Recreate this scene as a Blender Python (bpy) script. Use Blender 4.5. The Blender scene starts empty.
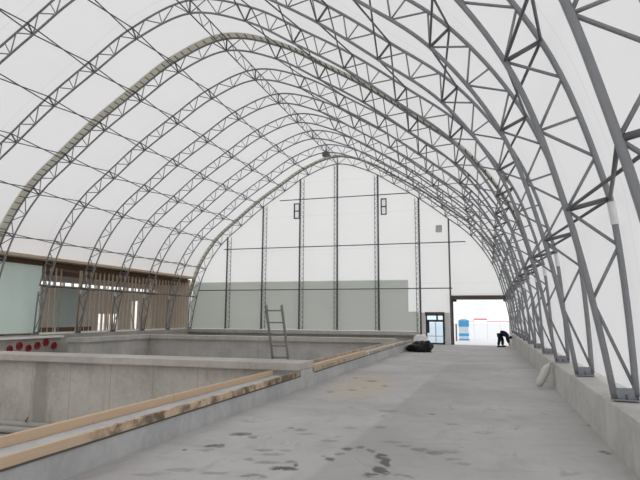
import bpy, bmesh, math, random
from mathutils import Vector, Matrix
random.seed(7)
C = bpy.context.scene.collection
K = 3.1            # metres between two arches
ZC = 0.515         # camera height over the slab, in bays
XC = -3.392        # centre line of the hall, in bays
Y_NEAR = 1.5468    # nearest arch in the picture, in bays
NARCH = 12
YF = Y_NEAR + (NARCH - 1)   # arch against the far wall


def P(x, y, z):
    """bays (camera at the origin) -> metres (slab at z = 0)"""
    return Vector((x * K, y * K, (z + ZC) * K))


# ------------------------------------------------------------------ materials
def new_mat(name):
    m = bpy.data.materials.new(name)
    m.use_nodes = True
    nt = m.node_tree
    nt.nodes.clear()
    out = nt.nodes.new('ShaderNodeOutputMaterial')
    return m, nt, out


class G:
    """tiny node-graph helper"""
    def __init__(self, nt):
        self.nt = nt

    def n(self, t, **kw):
        x = self.nt.nodes.new(t)
        for k, v in kw.items():
            setattr(x, k, v)
        return x

    def put(self, sock, v):
        if hasattr(v, 'is_output'):
            self.nt.links.new(v, sock)
        elif isinstance(v, (tuple, list)) and len(v) == 3 and sock.type == 'RGBA':
            sock.default_value = (*v, 1)
        else:
            sock.default_value = v

    def math(self, op, a, b=None, c=None, clamp=False):
        x = self.n('ShaderNodeMath', operation=op, use_clamp=clamp)
        self.put(x.inputs[0], a)
        if b is not None:
            self.put(x.inputs[1], b)
        if c is not None:
            self.put(x.inputs[2], c)
        return x.outputs[0]

    def mix(self, f, a, b):
        x = self.n('ShaderNodeMix', data_type='RGBA')
        self.put(x.inputs[0], f)
        self.put(x.inputs[6], a)
        self.put(x.inputs[7], b)
        return x.outputs[2]

    def noise(self, vec, scale, detail=4, rough=0.55, dist=0.0):
        x = self.n('ShaderNodeTexNoise')
        self.put(x.inputs['Vector'], vec)
        x.inputs['Scale'].default_value = scale
        x.inputs['Detail'].default_value = detail
        x.inputs['Roughness'].default_value = rough
        x.inputs['Distortion'].default_value = dist
        return x.outputs['Fac']

    def mapping(self, vec, scale=(1, 1, 1), loc=(0, 0, 0), rot=(0, 0, 0)):
        x = self.n('ShaderNodeMapping')
        self.put(x.inputs['Vector'], vec)
        x.inputs['Scale'].default_value = scale
        x.inputs['Location'].default_value = loc
        x.inputs['Rotation'].default_value = rot
        return x.outputs[0]

    def step(self, v, a, b):
        x = self.n('ShaderNodeMapRange', interpolation_type='SMOOTHSTEP')
        self.put(x.inputs['Value'], v)
        x.inputs['From Min'].default_value = a
        x.inputs['From Max'].default_value = b
        return x.outputs[0]

    def pos(self):
        return self.n('ShaderNodeNewGeometry').outputs['Position']

    def obj(self):
        return self.n('ShaderNodeTexCoord').outputs['Object']

    def sep(self, v):
        x = self.n('ShaderNodeSeparateXYZ')
        self.put(x.inputs[0], v)
        return x.outputs

    def bsdf(self, out, color, rough=0.8, metal=0.0, bump=None, strength=0.2, dist=0.02, spec=0.3):
        b = self.n('ShaderNodeBsdfPrincipled')
        self.put(b.inputs['Base Color'], color)
        self.put(b.inputs['Roughness'], rough)
        b.inputs['Metallic'].default_value = metal
        b.inputs['Specular IOR Level'].default_value = spec
        if bump is not None:
            u = self.n('ShaderNodeBump')
            u.inputs['Strength'].default_value = strength
            u.inputs['Distance'].default_value = dist
            self.put(u.inputs['Height'], bump)
            self.nt.links.new(u.outputs[0], b.inputs['Normal'])
        self.nt.links.new(b.outputs[0], out.inputs['Surface'])
        return b


def plain(name, color, rough=0.7, metal=0.0, var=0.12, scale=6.0, spec=0.3):
    m, nt, out = new_mat(name)
    g = G(nt)
    f = g.noise(g.obj(), scale)
    c0 = tuple(c * (1 - var) for c in color)
    c1 = tuple(min(1, c * (1 + var)) for c in color)
    g.bsdf(out, g.mix(f, c0, c1), rough, metal, spec=spec)
    return m


def fabric_mat(name, refl, trans, share, seam_axis=None):
    m, nt, out = new_mat(name)
    g = G(nt)
    p = g.pos()
    f = g.noise(p, 0.35, 5, 0.6)
    d = g.n('ShaderNodeBsdfDiffuse')
    t = g.n('ShaderNodeBsdfTranslucent')
    lo = tuple(c * 0.94 for c in trans)
    ct = g.mix(f, lo, trans)
    cr = refl
    if seam_axis is not None:
        s = g.sep(p)
        if seam_axis == 'roof':
            a = g.math('MULTIPLY', g.math('SUBTRACT', s[1], (Y_NEAR + 0.37) * K), 1 / K)
        else:
            a = g.math('MULTIPLY', s[2], 1 / 2.63)
        fr = g.math('ABSOLUTE', g.math('SUBTRACT', g.math('FRACT', a), 0.5))
        seam = g.math('LESS_THAN', fr, 0.008)
        ct = g.mix(seam, ct, tuple(c * 0.88 for c in trans))
    g.put(d.inputs['Color'], cr)
    g.put(t.inputs['Color'], ct)
    mx = g.n('ShaderNodeMixShader')
    mx.inputs[0].default_value = share
    nt.links.new(d.outputs[0], mx.inputs[1])
    nt.links.new(t.outputs[0], mx.inputs[2])
    nt.links.new(mx.outputs[0], out.inputs['Surface'])
    return m


def concrete_mat(name, base, dark, streak=0.6, panel=0.0, damp=None):
    m, nt, out = new_mat(name)
    g = G(nt)
    p = g.pos()
    f1 = g.noise(p, 0.9, 6, 0.65)
    f2 = g.noise(p, 9.0, 4, 0.6)
    st = g.noise(g.mapping(p, (2.2, 2.2, 0.22)), 1.6, 5, 0.7)
    c = g.mix(g.step(f1, 0.3, 0.72), dark, base)
    c = g.mix(g.math('MULTIPLY', g.step(st, 0.5, 0.78), streak), c, tuple(v * 0.72 for v in dark))
    c = g.mix(g.math('MULTIPLY', g.step(f2, 0.35, 0.75), 0.35), c, tuple(min(1, v * 1.12) for v in base))
    if panel:
        s = g.sep(p)
        a = g.math('FRACT', g.math('DIVIDE', g.math('ADD', s[0], 100.0), panel))
        line = g.math('LESS_THAN', g.math('ABSOLUTE', g.math('SUBTRACT', a, 0.5)), 0.008)
        c = g.mix(g.math('MULTIPLY', line, 0.5), c, tuple(v * 0.55 for v in dark))
    if damp:                                # one damp run down the wall
        sx = g.math('ADD', g.sep(p)[0], g.math('MULTIPLY', g.noise(p, 3.0, 4, 0.6), 0.25))
        band = g.math('MULTIPLY', g.step(sx, damp[0], damp[0] + 0.12), g.math('SUBTRACT', 1.0, g.step(sx, damp[1] - 0.12, damp[1])))
        c = g.mix(g.math('MULTIPLY', band, 0.55), c, tuple(v * 0.62 for v in dark))
    g.bsdf(out, c, 0.85, bump=f2, strength=0.25, dist=0.01)
    return m


def floor_mat():
    m, nt, out = new_mat('slab_concrete')
    g = G(nt)
    p = g.pos()
    s = g.sep(p)
    big = g.noise(p, 0.45, 6, 0.6)
    mid = g.noise(g.mapping(p, (1.0, 0.55, 1)), 2.2, 6, 0.65, 0.6)
    sweep = g.noise(g.mapping(p, (0.5, 2.6, 1), rot=(0, 0, 0.35)), 1.5, 5, 0.6, 1.4)
    fine = g.noise(p, 22, 3, 0.6)
    base, lite, dark = (0.425, 0.412, 0.40), (0.55, 0.537, 0.525), (0.31, 0.30, 0.295)
    c = g.mix(g.step(big, 0.3, 0.7), base, lite)
    c = g.mix(g.math('MULTIPLY', g.step(mid, 0.48, 0.75), 0.45), c, dark)
    c = g.mix(g.math('MULTIPLY', g.step(sweep, 0.55, 0.72), 0.30), c, dark)
    c = g.mix(g.math('MULTIPLY', g.step(fine, 0.4, 0.8), 0.22), c, lite)
    # seam between two pours: right-hand slab is a little darker beside it
    sx = g.math('ADD', s[0], g.math('MULTIPLY', s[1], -0.028))
    edge = g.step(sx, -1.98, -1.86)
    fade = g.math('SUBTRACT', 1.0, g.step(sx, -1.7, -0.1))
    far = g.math('SUBTRACT', 1.0, g.step(s[1], 4.5 * K, 8.0 * K))
    c = g.mix(g.math('MULTIPLY', g.math('MULTIPLY', g.math('MULTIPLY', edge, fade), far), 0.32), c, tuple(v * 0.9 for v in dark))
    # dry, sandy patch by the low wall
    wob = g.n('ShaderNodeTexNoise')
    g.put(wob.inputs['Vector'], p)
    wob.inputs['Scale'].default_value = 6.0
    wob.inputs['Detail'].default_value = 5
    off = g.n('ShaderNodeVectorMath', operation='MULTIPLY_ADD')
    g.put(off.inputs[0], wob.outputs['Color'])
    off.inputs[1].default_value = (0.22, 0.22, 0)
    g.put(off.inputs[2], p)
    q = off.outputs[0]

    def blob(x, y, rx, ry, ang):
        mp = g.n('ShaderNodeMapping', vector_type='TEXTURE')
        g.put(mp.inputs['Vector'], q)
        mp.inputs['Location'].default_value = (x * K + 0.11, y * K + 0.11, 0)
        mp.inputs['Rotation'].default_value = (0, 0, ang)
        mp.inputs['Scale'].default_value = (rx, ry, 1)
        ss = g.sep(mp.outputs[0])
        r = g.math('SQRT', g.math('ADD', g.math('MULTIPLY', ss[0], ss[0]), g.math('MULTIPLY', ss[1], ss[1])))
        return g.math('SUBTRACT', 1.0, g.step(r, 0.55, 1.25))
    sand = blob(-0.93, 4.2, 0.75, 2.3, 0.1)
    c = g.mix(g.math('MULTIPLY', sand, 0.65), c, (0.52, 0.455, 0.355))
    damp = None
    spots = [
        (-0.552, 2.092, 0.053, 0.072, 0.32, 0.5), (-0.548, 2.185, 0.08, 0.078, 0.32, 0.85), (-0.505, 2.226, 0.074, 0.093, 0.32, 0.6), (-0.455, 2.182, 0.06, 0.101, 0.32, 0.6), (-0.402, 2.11, 0.07, 0.19, 0.32, 0.95),
        (-0.363, 2.019, 0.05, 0.195, 0.32, 1), (-0.365, 1.912, 0.068, 0.155, 0.32, 1), (-0.394, 1.853, 0.071, 0.072, 0.32, 0.85), (-0.684, 1.833, 0.158, 0.078, 0.32, 0.9), (-0.668, 1.878, 0.043, 0.081, 0.32, 0.7),
        (-0.991, 2.257, 0.066, 0.093, 0.32, 0.5), (-1.053, 2.3, 0.136, 0.098, 0.32, 0.75), (-1.085, 2.267, 0.054, 0.064, 0.32, 0.5), (-1.075, 2.055, 0.099, 0.081, 0.32, 0.75), (-1.044, 2.065, 0.062, 0.109, 0.32, 0.6),
        (-1.138, 1.964, 0.048, 0.064, 0.32, 0.6), (-1.069, 1.987, 0.132, 0.064, 0.32, 0.3), (-0.859, 2.057, 0.132, 0.076, 0.32, 0.4), (-0.792, 2.013, 0.129, 0.071, 0.32, 0.35), (-0.769, 2.07, 0.084, 0.075, 0.32, 0.3),
        (-0.77, 1.9, 0.166, 0.064, 0.32, 0.4), (-0.696, 1.924, 0.066, 0.085, 0.32, 0.45), (-0.844, 1.919, 0.056, 0.067, 0.32, 0.4), (-0.575, 2.008, 0.068, 0.089, 0.32, 0.75), (-0.608, 2.042, 0.046, 0.046, 0.32, 0.5),
        (-0.76, 1.721, 0.131, 0.053, 0.32, 0.5), (-0.884, 1.717, 0.153, 0.056, 0.32, 0.35), (-0.718, 1.723, 0.05, 0.07, 0.32, 0.4), (-1.012, 1.712, 0.156, 0.078, 0.32, 0.3), (-1.08, 1.64, 0.202, 0.075, 0.32, 0.25),
        (-0.651, 2.289, 0.104, 0.058, 0.32, 0.3), (-0.843, 2.461, 0.085, 0.105, 0.32, 0.45), (-0.902, 2.489, 0.058, 0.072, 0.32, 0.4), (-0.79, 2.388, 0.123, 0.065, 0.32, 0.3), (-0.34, 2.299, 0.125, 0.082, 0.32, 0.4),
        (-0.274, 2.25, 0.134, 0.104, 0.32, 0.45), (-0.214, 2.22, 0.095, 0.1, 0.32, 0.5), (-0.146, 2.149, 0.114, 0.069, 0.32, 0.35), (-0.171, 2.251, 0.144, 0.063, 0.32, 0.3), (-0.108, 2.089, 0.088, 0.065, 0.32, 0.3),
        (-0.402, 2.353, 0.142, 0.058, 0.32, 0.3), (-0.297, 1.885, 0.051, 0.045, 0.32, 0.4), (-0.268, 1.87, 0.04, 0.053, 0.32, 0.4), (-0.508, 2.646, 0.088, 0.112, 0.32, 0.4), (-0.308, 3.081, 0.084, 0.099, 0.33, 0.5),
        (-0.549, 3.099, 0.172, 0.13, 0.33, 0.35), (-0.636, 2.578, 0.102, 0.073, 0.32, 0.25), (-0.188, 2.83, 0.076, 0.081, 0.33, 0.4), (-0.926, 4.499, 0.178, 0.169, 0.35, 0.7), (-0.947, 3.897, 0.089, 0.128, 0.34, 0.6),
        (-0.766, 4.207, 0.071, 0.146, 0.35, 0.5), (-1.108, 4.67, 0.08, 0.148, 0.35, 0.6), (-1.066, 3.742, 0.086, 0.121, 0.34, 0.4), (0.403, 2.441, 0.073, 0.056, 0.32, 0.75), (0.419, 2.413, 0.048, 0.055, 0.32, 0.6),
        (0.458, 2.971, 0.045, 0.216, 0.32, 0.35), (-0.033, 2.663, 0.183, 0.106, 0.32, 0.25), (0.038, 3.016, 0.143, 0.091, 0.33, 0.2), (0.274, 3.283, 0.026, 0.107, 0.33, 0.6),
    ]
    for x, y, rx, ry, a, w in spots:
        b = g.math('MULTIPLY', blob(x, y, rx, ry, a), w)
        damp = b if damp is None else g.math('MAXIMUM', damp, b)
    damp = g.math('MULTIPLY', g.math('MULTIPLY', damp, 1.15), g.step(g.noise(p, 9.0, 4, 0.7), 0.32, 0.48), None, True)
    # thin sweeping smears left by wet boots and brooms
    rid = g.math('ABSOLUTE', g.math('SUBTRACT', g.noise(g.mapping(p, (1.0, 0.62, 1), rot=(0, 0, 0.3)), 1.5, 3, 0.5, 1.6), 0.5))
    smear = g.math('MULTIPLY', g.math('SUBTRACT', 1.0, g.step(rid, 0.006, 0.03)), g.step(g.noise(p, 0.9, 3, 0.6), 0.52, 0.68))
    c = g.mix(g.math('MULTIPLY', smear, 0.4), c, tuple(v * 0.7 for v in dark))
    c = g.mix(damp, c, (0.075, 0.075, 0.078))
    rough = g.math('SUBTRACT', 0.75, g.math('MULTIPLY', damp, 0.3))
    g.bsdf(out, c, rough, bump=mid, strength=0.15, dist=0.01)
    return m


def wood_mat(name, base, dark, dirt=0.0, axis=1, dirt_from=None):
    m, nt, out = new_mat(name)
    g = G(nt)
    p = g.pos()
    sc = [14, 14, 14]
    sc[axis] = 0.7
    gr = g.noise(g.mapping(p, tuple(sc)), 2.0, 5, 0.6, 0.8)
    kn = g.noise(p, 3.0, 3, 0.5)
    c = g.mix(gr, dark, base)
    c = g.mix(g.step(kn, 0.68, 0.78), c, tuple(v * 0.45 for v in dark))
    if dirt:
        d = g.noise(p, 2.1, 6, 0.7)
        amt = g.math('MULTIPLY', g.step(d, 0.42, 0.6), dirt)
        if dirt_from is not None:           # mud splashed on from here onwards
            amt = g.math('MULTIPLY', amt, g.step(g.sep(p)[1], dirt_from, dirt_from + 0.9))
        c = g.mix(amt, c, (0.10, 0.075, 0.05))
    g.bsdf(out, c, 0.75, bump=gr, strength=0.15, dist=0.004)
    return m


def glass_mat(tint=(0.86, 0.94, 0.99)):
    m, nt, out = new_mat('window_glass')
    g = G(nt)
    t = g.n('ShaderNodeBsdfTransparent')
    t.inputs[0].default_value = (*tint, 1)
    gl = g.n('ShaderNodeBsdfGlossy')
    gl.inputs['Roughness'].default_value = 0.05
    mx = g.n('ShaderNodeMixShader')
    mx.inputs[0].default_value = 0.06
    nt.links.new(t.outputs[0], mx.inputs[1])
    nt.links.new(gl.outputs[0], mx.inputs[2])
    nt.links.new(mx.outputs[0], out.inputs['Surface'])
    return m


M = {}
M['membrane'] = fabric_mat('membrane_fabric', (0.80, 0.79, 0.785), (0.905, 0.895, 0.89), 0.60, 'roof')
M['endcloth'] = fabric_mat('end_wall_fabric', (0.83, 0.82, 0.80), (0.93, 0.92, 0.90), 0.66, 'end')
M['liner'] = fabric_mat('liner_sheet', (0.80, 0.82, 0.79), (0.82, 0.84, 0.81), 0.62)  # tone of the added sheet painting shade on the end wall
M['strip'] = fabric_mat('taupe_strip', (0.56, 0.545, 0.46), (0.62, 0.605, 0.52), 0.55)
M['steel'] = plain('galvanised_steel', (0.27, 0.277, 0.292), 0.5, 0.25, 0.15, 5)
M['steel_dark'] = plain('dull_dark_steel', (0.15, 0.152, 0.16), 0.55, 0.3, 0.15, 5)
M['sleeve'] = plain('bright_zinc', (0.82, 0.82, 0.83), 0.5, 0.0)
M['plate'] = plain('bluish_plate_steel', (0.30, 0.32, 0.35), 0.5, 0.2)
M['lace'] = plain('dark_lacing_cord', (0.07, 0.06, 0.045), 0.9)
M['floor'] = floor_mat()
M['concrete'] = concrete_mat('grey_concrete', (0.58, 0.565, 0.54), (0.42, 0.41, 0.39), 0.5)
M['concrete_warm'] = concrete_mat('warm_concrete', (0.66, 0.63, 0.57), (0.46, 0.435, 0.385), 0.7, 1.22, (-3.72 * K + 0.12, -3.54 * K + 0.14))
M['concrete_cool'] = concrete_mat('cool_concrete', (0.60, 0.60, 0.60), (0.46, 0.462, 0.465), 0.5)
M['cap'] = concrete_mat('cap_concrete', (0.58, 0.55, 0.50), (0.44, 0.415, 0.38), 0.4)
M['concrete_dim'] = concrete_mat('foundation_concrete', (0.48, 0.45, 0.41), (0.36, 0.335, 0.305), 0.5)
M['pitfloor'] = concrete_mat('pit_concrete', (0.42, 0.40, 0.37), (0.3, 0.285, 0.265), 0.3)
M['pine'] = wood_mat('pine', (0.74, 0.57, 0.41), (0.62, 0.45, 0.30))
M['pine_front'] = wood_mat('splashed_pine', (0.74, 0.58, 0.42), (0.62, 0.46, 0.31), 0.85, 1, 1.45 * K)
M['frame_grey'] = plain('dark_matt_grey', (0.13, 0.12, 0.11), 0.9)
M['pine_dirty'] = wood_mat('muddy_pine', (0.66, 0.51, 0.36), (0.50, 0.37, 0.25), 0.85)
M['pine_pale'] = wood_mat('weathered_pine', (0.64, 0.54, 0.44), (0.50, 0.41, 0.32), 0.35)
M['stud'] = wood_mat('stud_pine', (0.88, 0.74, 0.58), (0.74, 0.59, 0.44), 0.0, 2)
M['stud_dark'] = wood_mat('brown_beam', (0.15, 0.092, 0.055), (0.085, 0.05, 0.03))
M['tan'] = wood_mat('tan_plate', (0.66, 0.55, 0.43), (0.54, 0.43, 0.32))
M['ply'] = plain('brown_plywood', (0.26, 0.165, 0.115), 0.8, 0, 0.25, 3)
M['green'] = plain('pale_green_board', (0.80, 0.95, 0.885), 0.8, 0, 0.06, 1.2)
M['sheath'] = plain('grey_sheathing', (0.78, 0.74, 0.69), 0.85, 0, 0.10, 1.5)
M['bluegreen'] = plain('blue_green_board', (0.66, 0.77, 0.745), 0.85, 0, 0.08, 1.5)
M['white_ledge'] = plain('pale_ledge', (0.90, 0.88, 0.85), 0.8)
M['red'] = plain('red_plastic', (0.34, 0.03, 0.035), 0.55)
M['redrail'] = plain('red_rail', (0.85, 0.16, 0.2), 0.6)  # bloom of the bright sky is put into this lighter red
M['alu'] = plain('dull_aluminium', (0.27, 0.265, 0.26), 0.5, 0.4)
M['pvc'] = plain('grey_pvc', (0.42, 0.40, 0.375), 0.55, 0, 0.08)
M['tarp'] = plain('black_plastic', (0.008, 0.008, 0.009), 0.5, 0, 0.4, 3, 0.3)
M['sack'] = plain('white_sack', (0.62, 0.605, 0.57), 0.8, 0, 0.08, 5)
M['brown_header'] = plain('brown_header_steel', (0.11, 0.09, 0.075), 0.7)
M['siding'] = fabric_mat('pale_siding', (0.86, 0.85, 0.83), (0.9, 0.89, 0.87), 0.5)
M['pale_block'] = plain('pale_concrete', (0.80, 0.785, 0.76), 0.8, 0, 0.08, 4)
M['frame_dark'] = plain('dark_frame', (0.045, 0.043, 0.045), 0.5)
M['glass'] = glass_mat()
M['clear_glass'] = glass_mat((0.98, 0.985, 0.99))
M['louver'] = fabric_mat('grey_patch', (0.72, 0.71, 0.69), (0.72, 0.71, 0.69), 0.5)
M['blue'] = plain('blue_plastic', (0.10, 0.42, 0.80), 0.5)
M['palecab'] = plain('pale_blue_plastic', (0.70, 0.84, 0.92), 0.5)
M['ground'] = plain('pale_ground', (0.80, 0.80, 0.81), 0.9, 0, 0.05, 0.4)
M['navy'] = plain('navy_cloth', (0.012, 0.016, 0.035), 0.9, 0, 0.3, 8)
M['trouser'] = plain('dark_trouser_cloth', (0.014, 0.015, 0.025), 0.9, 0, 0.3, 8)
M['skin'] = plain('skin', (0.48, 0.29, 0.21), 0.6)
M['hair'] = plain('dark_hair', (0.015, 0.012, 0.01), 0.8)
M['rubber'] = plain('black_rubber', (0.02, 0.02, 0.02), 0.8)


# ------------------------------------------------------------------ mesh helpers
def link(name, me, m, parent=None):
    if m is not None and not me.materials:
        me.materials.append(M[m] if isinstance(m, str) else m)
    o = bpy.data.objects.new(name, me)
    C.objects.link(o)
    if parent is not None:
        o.parent = parent
    return o


def obj(name, bm, m, parent=None, smooth=False):
    me = bpy.data.meshes.new(name)
    bmesh.ops.recalc_face_normals(bm, faces=bm.faces[:])
    bm.to_mesh(me)
    bm.free()
    if smooth:
        for p in me.polygons:
            p.use_smooth = True
    return link(name, me, m, parent)


def tag(o, label, cat=None, group=None, kind=None):
    if label:
        o['label'] = label
    if cat:
        o['category'] = cat
    if group:
        o['group'] = group
    if kind:
        o['kind'] = kind
    return o


def thing(name, label, cat, loc=(0, 0, 0), group=None):
    o = bpy.data.objects.new(name, None)
    C.objects.link(o)
    o.location = loc
    o.empty_display_size = 0.2
    return tag(o, label, cat, group)


def struct(o, label=None):
    o['kind'] = 'structure'
    if label:
        o['label'] = label
    o['category'] = o.name.split('_')[0].split('.')[0]
    return o


def box(bm, a, b, bev=0.0):
    """axis-aligned box between corners a and b (metres)"""
    a, b = Vector(a), Vector(b)
    lo = Vector(map(min, a, b))
    hi = Vector(map(max, a, b))
    r = bmesh.ops.create_cube(bm, size=1.0)
    vs = r['verts']
    for v in vs:
        v.co = Vector([lo[i] + (v.co[i] + 0.5) * (hi[i] - lo[i]) for i in range(3)])
    if bev:
        es = list({e for v in vs for e in v.link_edges})
        bmesh.ops.bevel(bm, geom=es, offset=bev, segments=2, affect='EDGES')
    return vs


def bbox(a, b, bev=0.0):
    bm = bmesh.new()
    box(bm, a, b, bev)
    return bm


def tube(bm, pts, r, n=8, caps=True, radii=None):
    pts = [Vector(p) for p in pts]
    rings = []
    up = None
    for i, p in enumerate(pts):
        t = (pts[min(i + 1, len(pts) - 1)] - pts[max(i - 1, 0)]).normalized()
        if up is None:
            up = t.orthogonal().normalized()
        up = (up - t * up.dot(t)).normalized()
        s = t.cross(up)
        rr = radii[i] if radii else r
        rings.append([bm.verts.new(p + (up * math.cos(a) + s * math.sin(a)) * rr)
                      for a in [2 * math.pi * k / n for k in range(n)]])
    for a, b in zip(rings, rings[1:]):
        for k in range(n):
            bm.faces.new((a[k], a[(k + 1) % n], b[(k + 1) % n], b[k]))
    if caps:
        bm.faces.new(rings[0][::-1])
        bm.faces.new(rings[-1])
    return bm


def tubes(pts, r, n=8):
    return tube(bmesh.new(), pts, r, n)


def beam(bm, a, b, w, h, up=(0, 0, 1)):
    """rectangular bar from a to b"""
    a, b = Vector(a), Vector(b)
    t = (b - a).normalized()
    u = Vector(up)
    u = (u - t * u.dot(t)).normalized()
    s = t.cross(u)
    ra = [bm.verts.new(a + s * x * w / 2 + u * y * h / 2) for x, y in ((-1, -1), (1, -1), (1, 1), (-1, 1))]
    rb = [bm.verts.new(b + s * x * w / 2 + u * y * h / 2) for x, y in ((-1, -1), (1, -1), (1, 1), (-1, 1))]
    for k in range(4):
        bm.faces.new((ra[k], ra[(k + 1) % 4], rb[(k + 1) % 4], rb[k]))
    bm.faces.new(ra[::-1])
    bm.faces.new(rb)
    return bm


# ------------------------------------------------------------------ arch profile (bays, relative to the centre line)
NODES = [(0, 3.691), (0.752, 3.468), (1.361, 3.101), (1.961, 2.712), (2.531, 2.268), (3.077, 1.807), (3.506, 1.177),
         (3.733, 0.463), (3.873, -0.325)]
CTRL = [(-0.752, 3.468)] + NODES + [(3.95, -1.1)]


def spline(i, t):
    """Catmull-Rom between NODES[i] and NODES[i+1]"""
    p0, p1, p2, p3 = [Vector(q).to_2d() for q in CTRL[i:i + 4]]
    m1 = (p2 - p0) / 2
    m2 = (p3 - p1) / 2
    return (p1 * (2 * t ** 3 - 3 * t ** 2 + 1) + m1 * (t ** 3 - 2 * t ** 2 + t) + p2 * (-2 * t ** 3 + 3 * t ** 2) + m2 * (t ** 3 - t ** 2))


def prof(u):
    """u in 0..8 along the half arch -> point and outward normal (bays)"""
    i = min(int(u), 7)
    p = spline(i, u - i)
    e = 1e-3
    i0, i1 = min(int(max(u - e, 0)), 7), min(int(min(u + e, 8)), 7)
    d = spline(i1, min(u + e, 8) - i1) - spline(i0, max(u - e, 0) - i0)
    d.normalize()
    n = Vector((-d[1], d[0]))
    if n[0] < 0 or (abs(n[0]) < 1e-6 and n[1] < 0):
        n = -n
    if u < 1e-6:
        n = Vector((0, 1))
    return p, n


def depth(u):
    return 0.178 if u <= 7 else 0.178 + (0.080 - 0.178) * (u - 7)


def inner(u, s=1):
    p, n = prof(u)
    return Vector((s * p[0] * K, 0, (p[1] + ZC) * K))


def outer(u, s=1, extra=0.0):
    p, n = prof(u)
    q = p + n * (depth(u) + extra)
    z = max(q[1], -0.325) if u > 7.9 else q[1]
    return Vector((s * q[0] * K, 0, (z + ZC) * K))


ORD = ['', 'first', 'second', 'third', 'fourth', 'fifth', 'sixth', 'seventh', 'eighth', 'ninth', 'tenth', 'eleventh', 'twelfth']
NUM = ['', 'one', 'two', 'three', 'four', 'five', 'six', 'seven', 'eight', 'nine', 'ten', 'eleven', 'twelve']

# ------------------------------------------------------------------ lattice arches
R_CH, R_WEB = 0.041, 0.022
arch_parts = []      # (name, mesh, material)


def keep(name, bm, m, smooth=True):
    me = bpy.data.meshes.new(name)
    bmesh.ops.recalc_face_normals(bm, faces=bm.faces[:])
    bm.to_mesh(me)
    bm.free()
    for p in me.polygons:
        p.use_smooth = smooth
    me.materials.append(M[m])
    return me


us = [8 * i / 72 for i in range(73)]
ip = [inner(u, -1) for u in us[::-1]] + [inner(u, 1) for u in us[1:]]
op = [outer(u, -1) for u in us[::-1]] + [outer(u, 1) for u in us[1:]]
arch_parts.append(('inner_chord', keep('inner_chord', tube(bmesh.new(), ip, R_CH, 10), 'steel'), []))
arch_parts.append(('outer_chord', keep('outer_chord', tube(bmesh.new(), op, R_CH, 10), 'steel'), []))
for s in (-1, 1):
    for k in range(0, 16):
        u = k / 2
        # diagonals between inner nodes (every half step) and outer nodes midway
        a, m_, b = inner(u, s), outer(u + 0.25, s), inner(u + 0.5, s)
        arch_parts.append(('web_bar', keep('web_bar', tubes([a, m_], R_WEB, 6), 'steel'), []))
        if k < 15:
            arch_parts.append(('web_bar', keep('web_bar', tubes([m_, b], R_WEB, 6), 'steel'), []))
        else:
            arch_parts[-1] = ('web_bar', keep('web_bar', tubes([inner(7.5, s), outer(7.97, s)], R_WEB, 6), 'steel'), [])
        if k == 15:
            continue
        if k == 0 and s == -1:
            continue
        purlin = (k % 2 == 0)
        arch_parts.append(('strut', keep('strut', tubes([inner(u, s), outer(u, s)], 0.034 if purlin else 0.02, 6),
                                         'steel_dark' if purlin else 'steel'), []))
    # splice sleeve just under the knee on the outer chord
    arch_parts.append(('splice_sleeve', keep('splice_sleeve', tubes([outer(7.02, s), outer(7.08, s), outer(7.14, s)], 0.050, 12), 'sleeve', False), []))
    # foot: plate, gusset and bolts
    xi, xo = inner(8, s).x, outer(8, s).x
    z0 = (-0.33 + ZC) * K
    x0, x1 = min(xi, xo) - 0.035, max(xi, xo) + 0.035
    foot = keep('base_plate', bbox((x0, -0.085, z0), (x1, 0.085, z0 + 0.02), 0.004), 'plate', False)
    subs = []
    for bx in (x0 + 0.03, (x0 + x1) / 2, x1 - 0.03):
        for by in (-0.062, 0.062):
            subs.append(('bolt', keep('bolt', tubes([(bx, by, z0 + 0.02), (bx, by, z0 + 0.075)], 0.012, 6), 'steel_dark')))
    arch_parts.append(('base_plate', foot, subs))
    arch_parts.append(('gusset', keep('gusset', bbox((x0 + 0.02, -0.03, z0 + 0.02), (x1 - 0.02, 0.03, z0 + 0.15), 0.006), 'plate', False), []))

# taupe lacing strip on two of the arches
bm = bmesh.new()
W = 0.135 * K
cols = []
uu = [7.0 * i / 60 for i in range(61)]
line = [(u, -1) for u in uu[::-1]] + [(u, 1) for u in uu[1:]]
for u, s in line:
    a = outer(u, s, 0.016)
    cols.append((bm.verts.new(a + Vector((0, -W, 0))), bm.verts.new(a + Vector((0, 0.05, 0)))))
for a, b in zip(cols, cols[1:]):
    bm.faces.new((a[0], a[1], b[1], b[0]))
strip_me = keep('fabric_strip', bm, 'strip')
bm = bmesh.new()
for s in (-1, 1):
    for k in range(0, 50):
        u = 0.07 + k * 0.14
        a = outer(u, s, 0.012)
        tube(bm, [a + Vector((0, 0.02, 0)), a + Vector((0, -W * 0.8, 0))], 0.019, 5)
tube(bm, [outer(u, q, 0.012) + Vector((0, 0.02, 0)) for u, q in line], 0.012, 5)
lace_me = keep('lacing', bm, 'lace')


def arch_y(f):
    return (YF - f) * K      # f = 0 at the far wall


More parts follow.
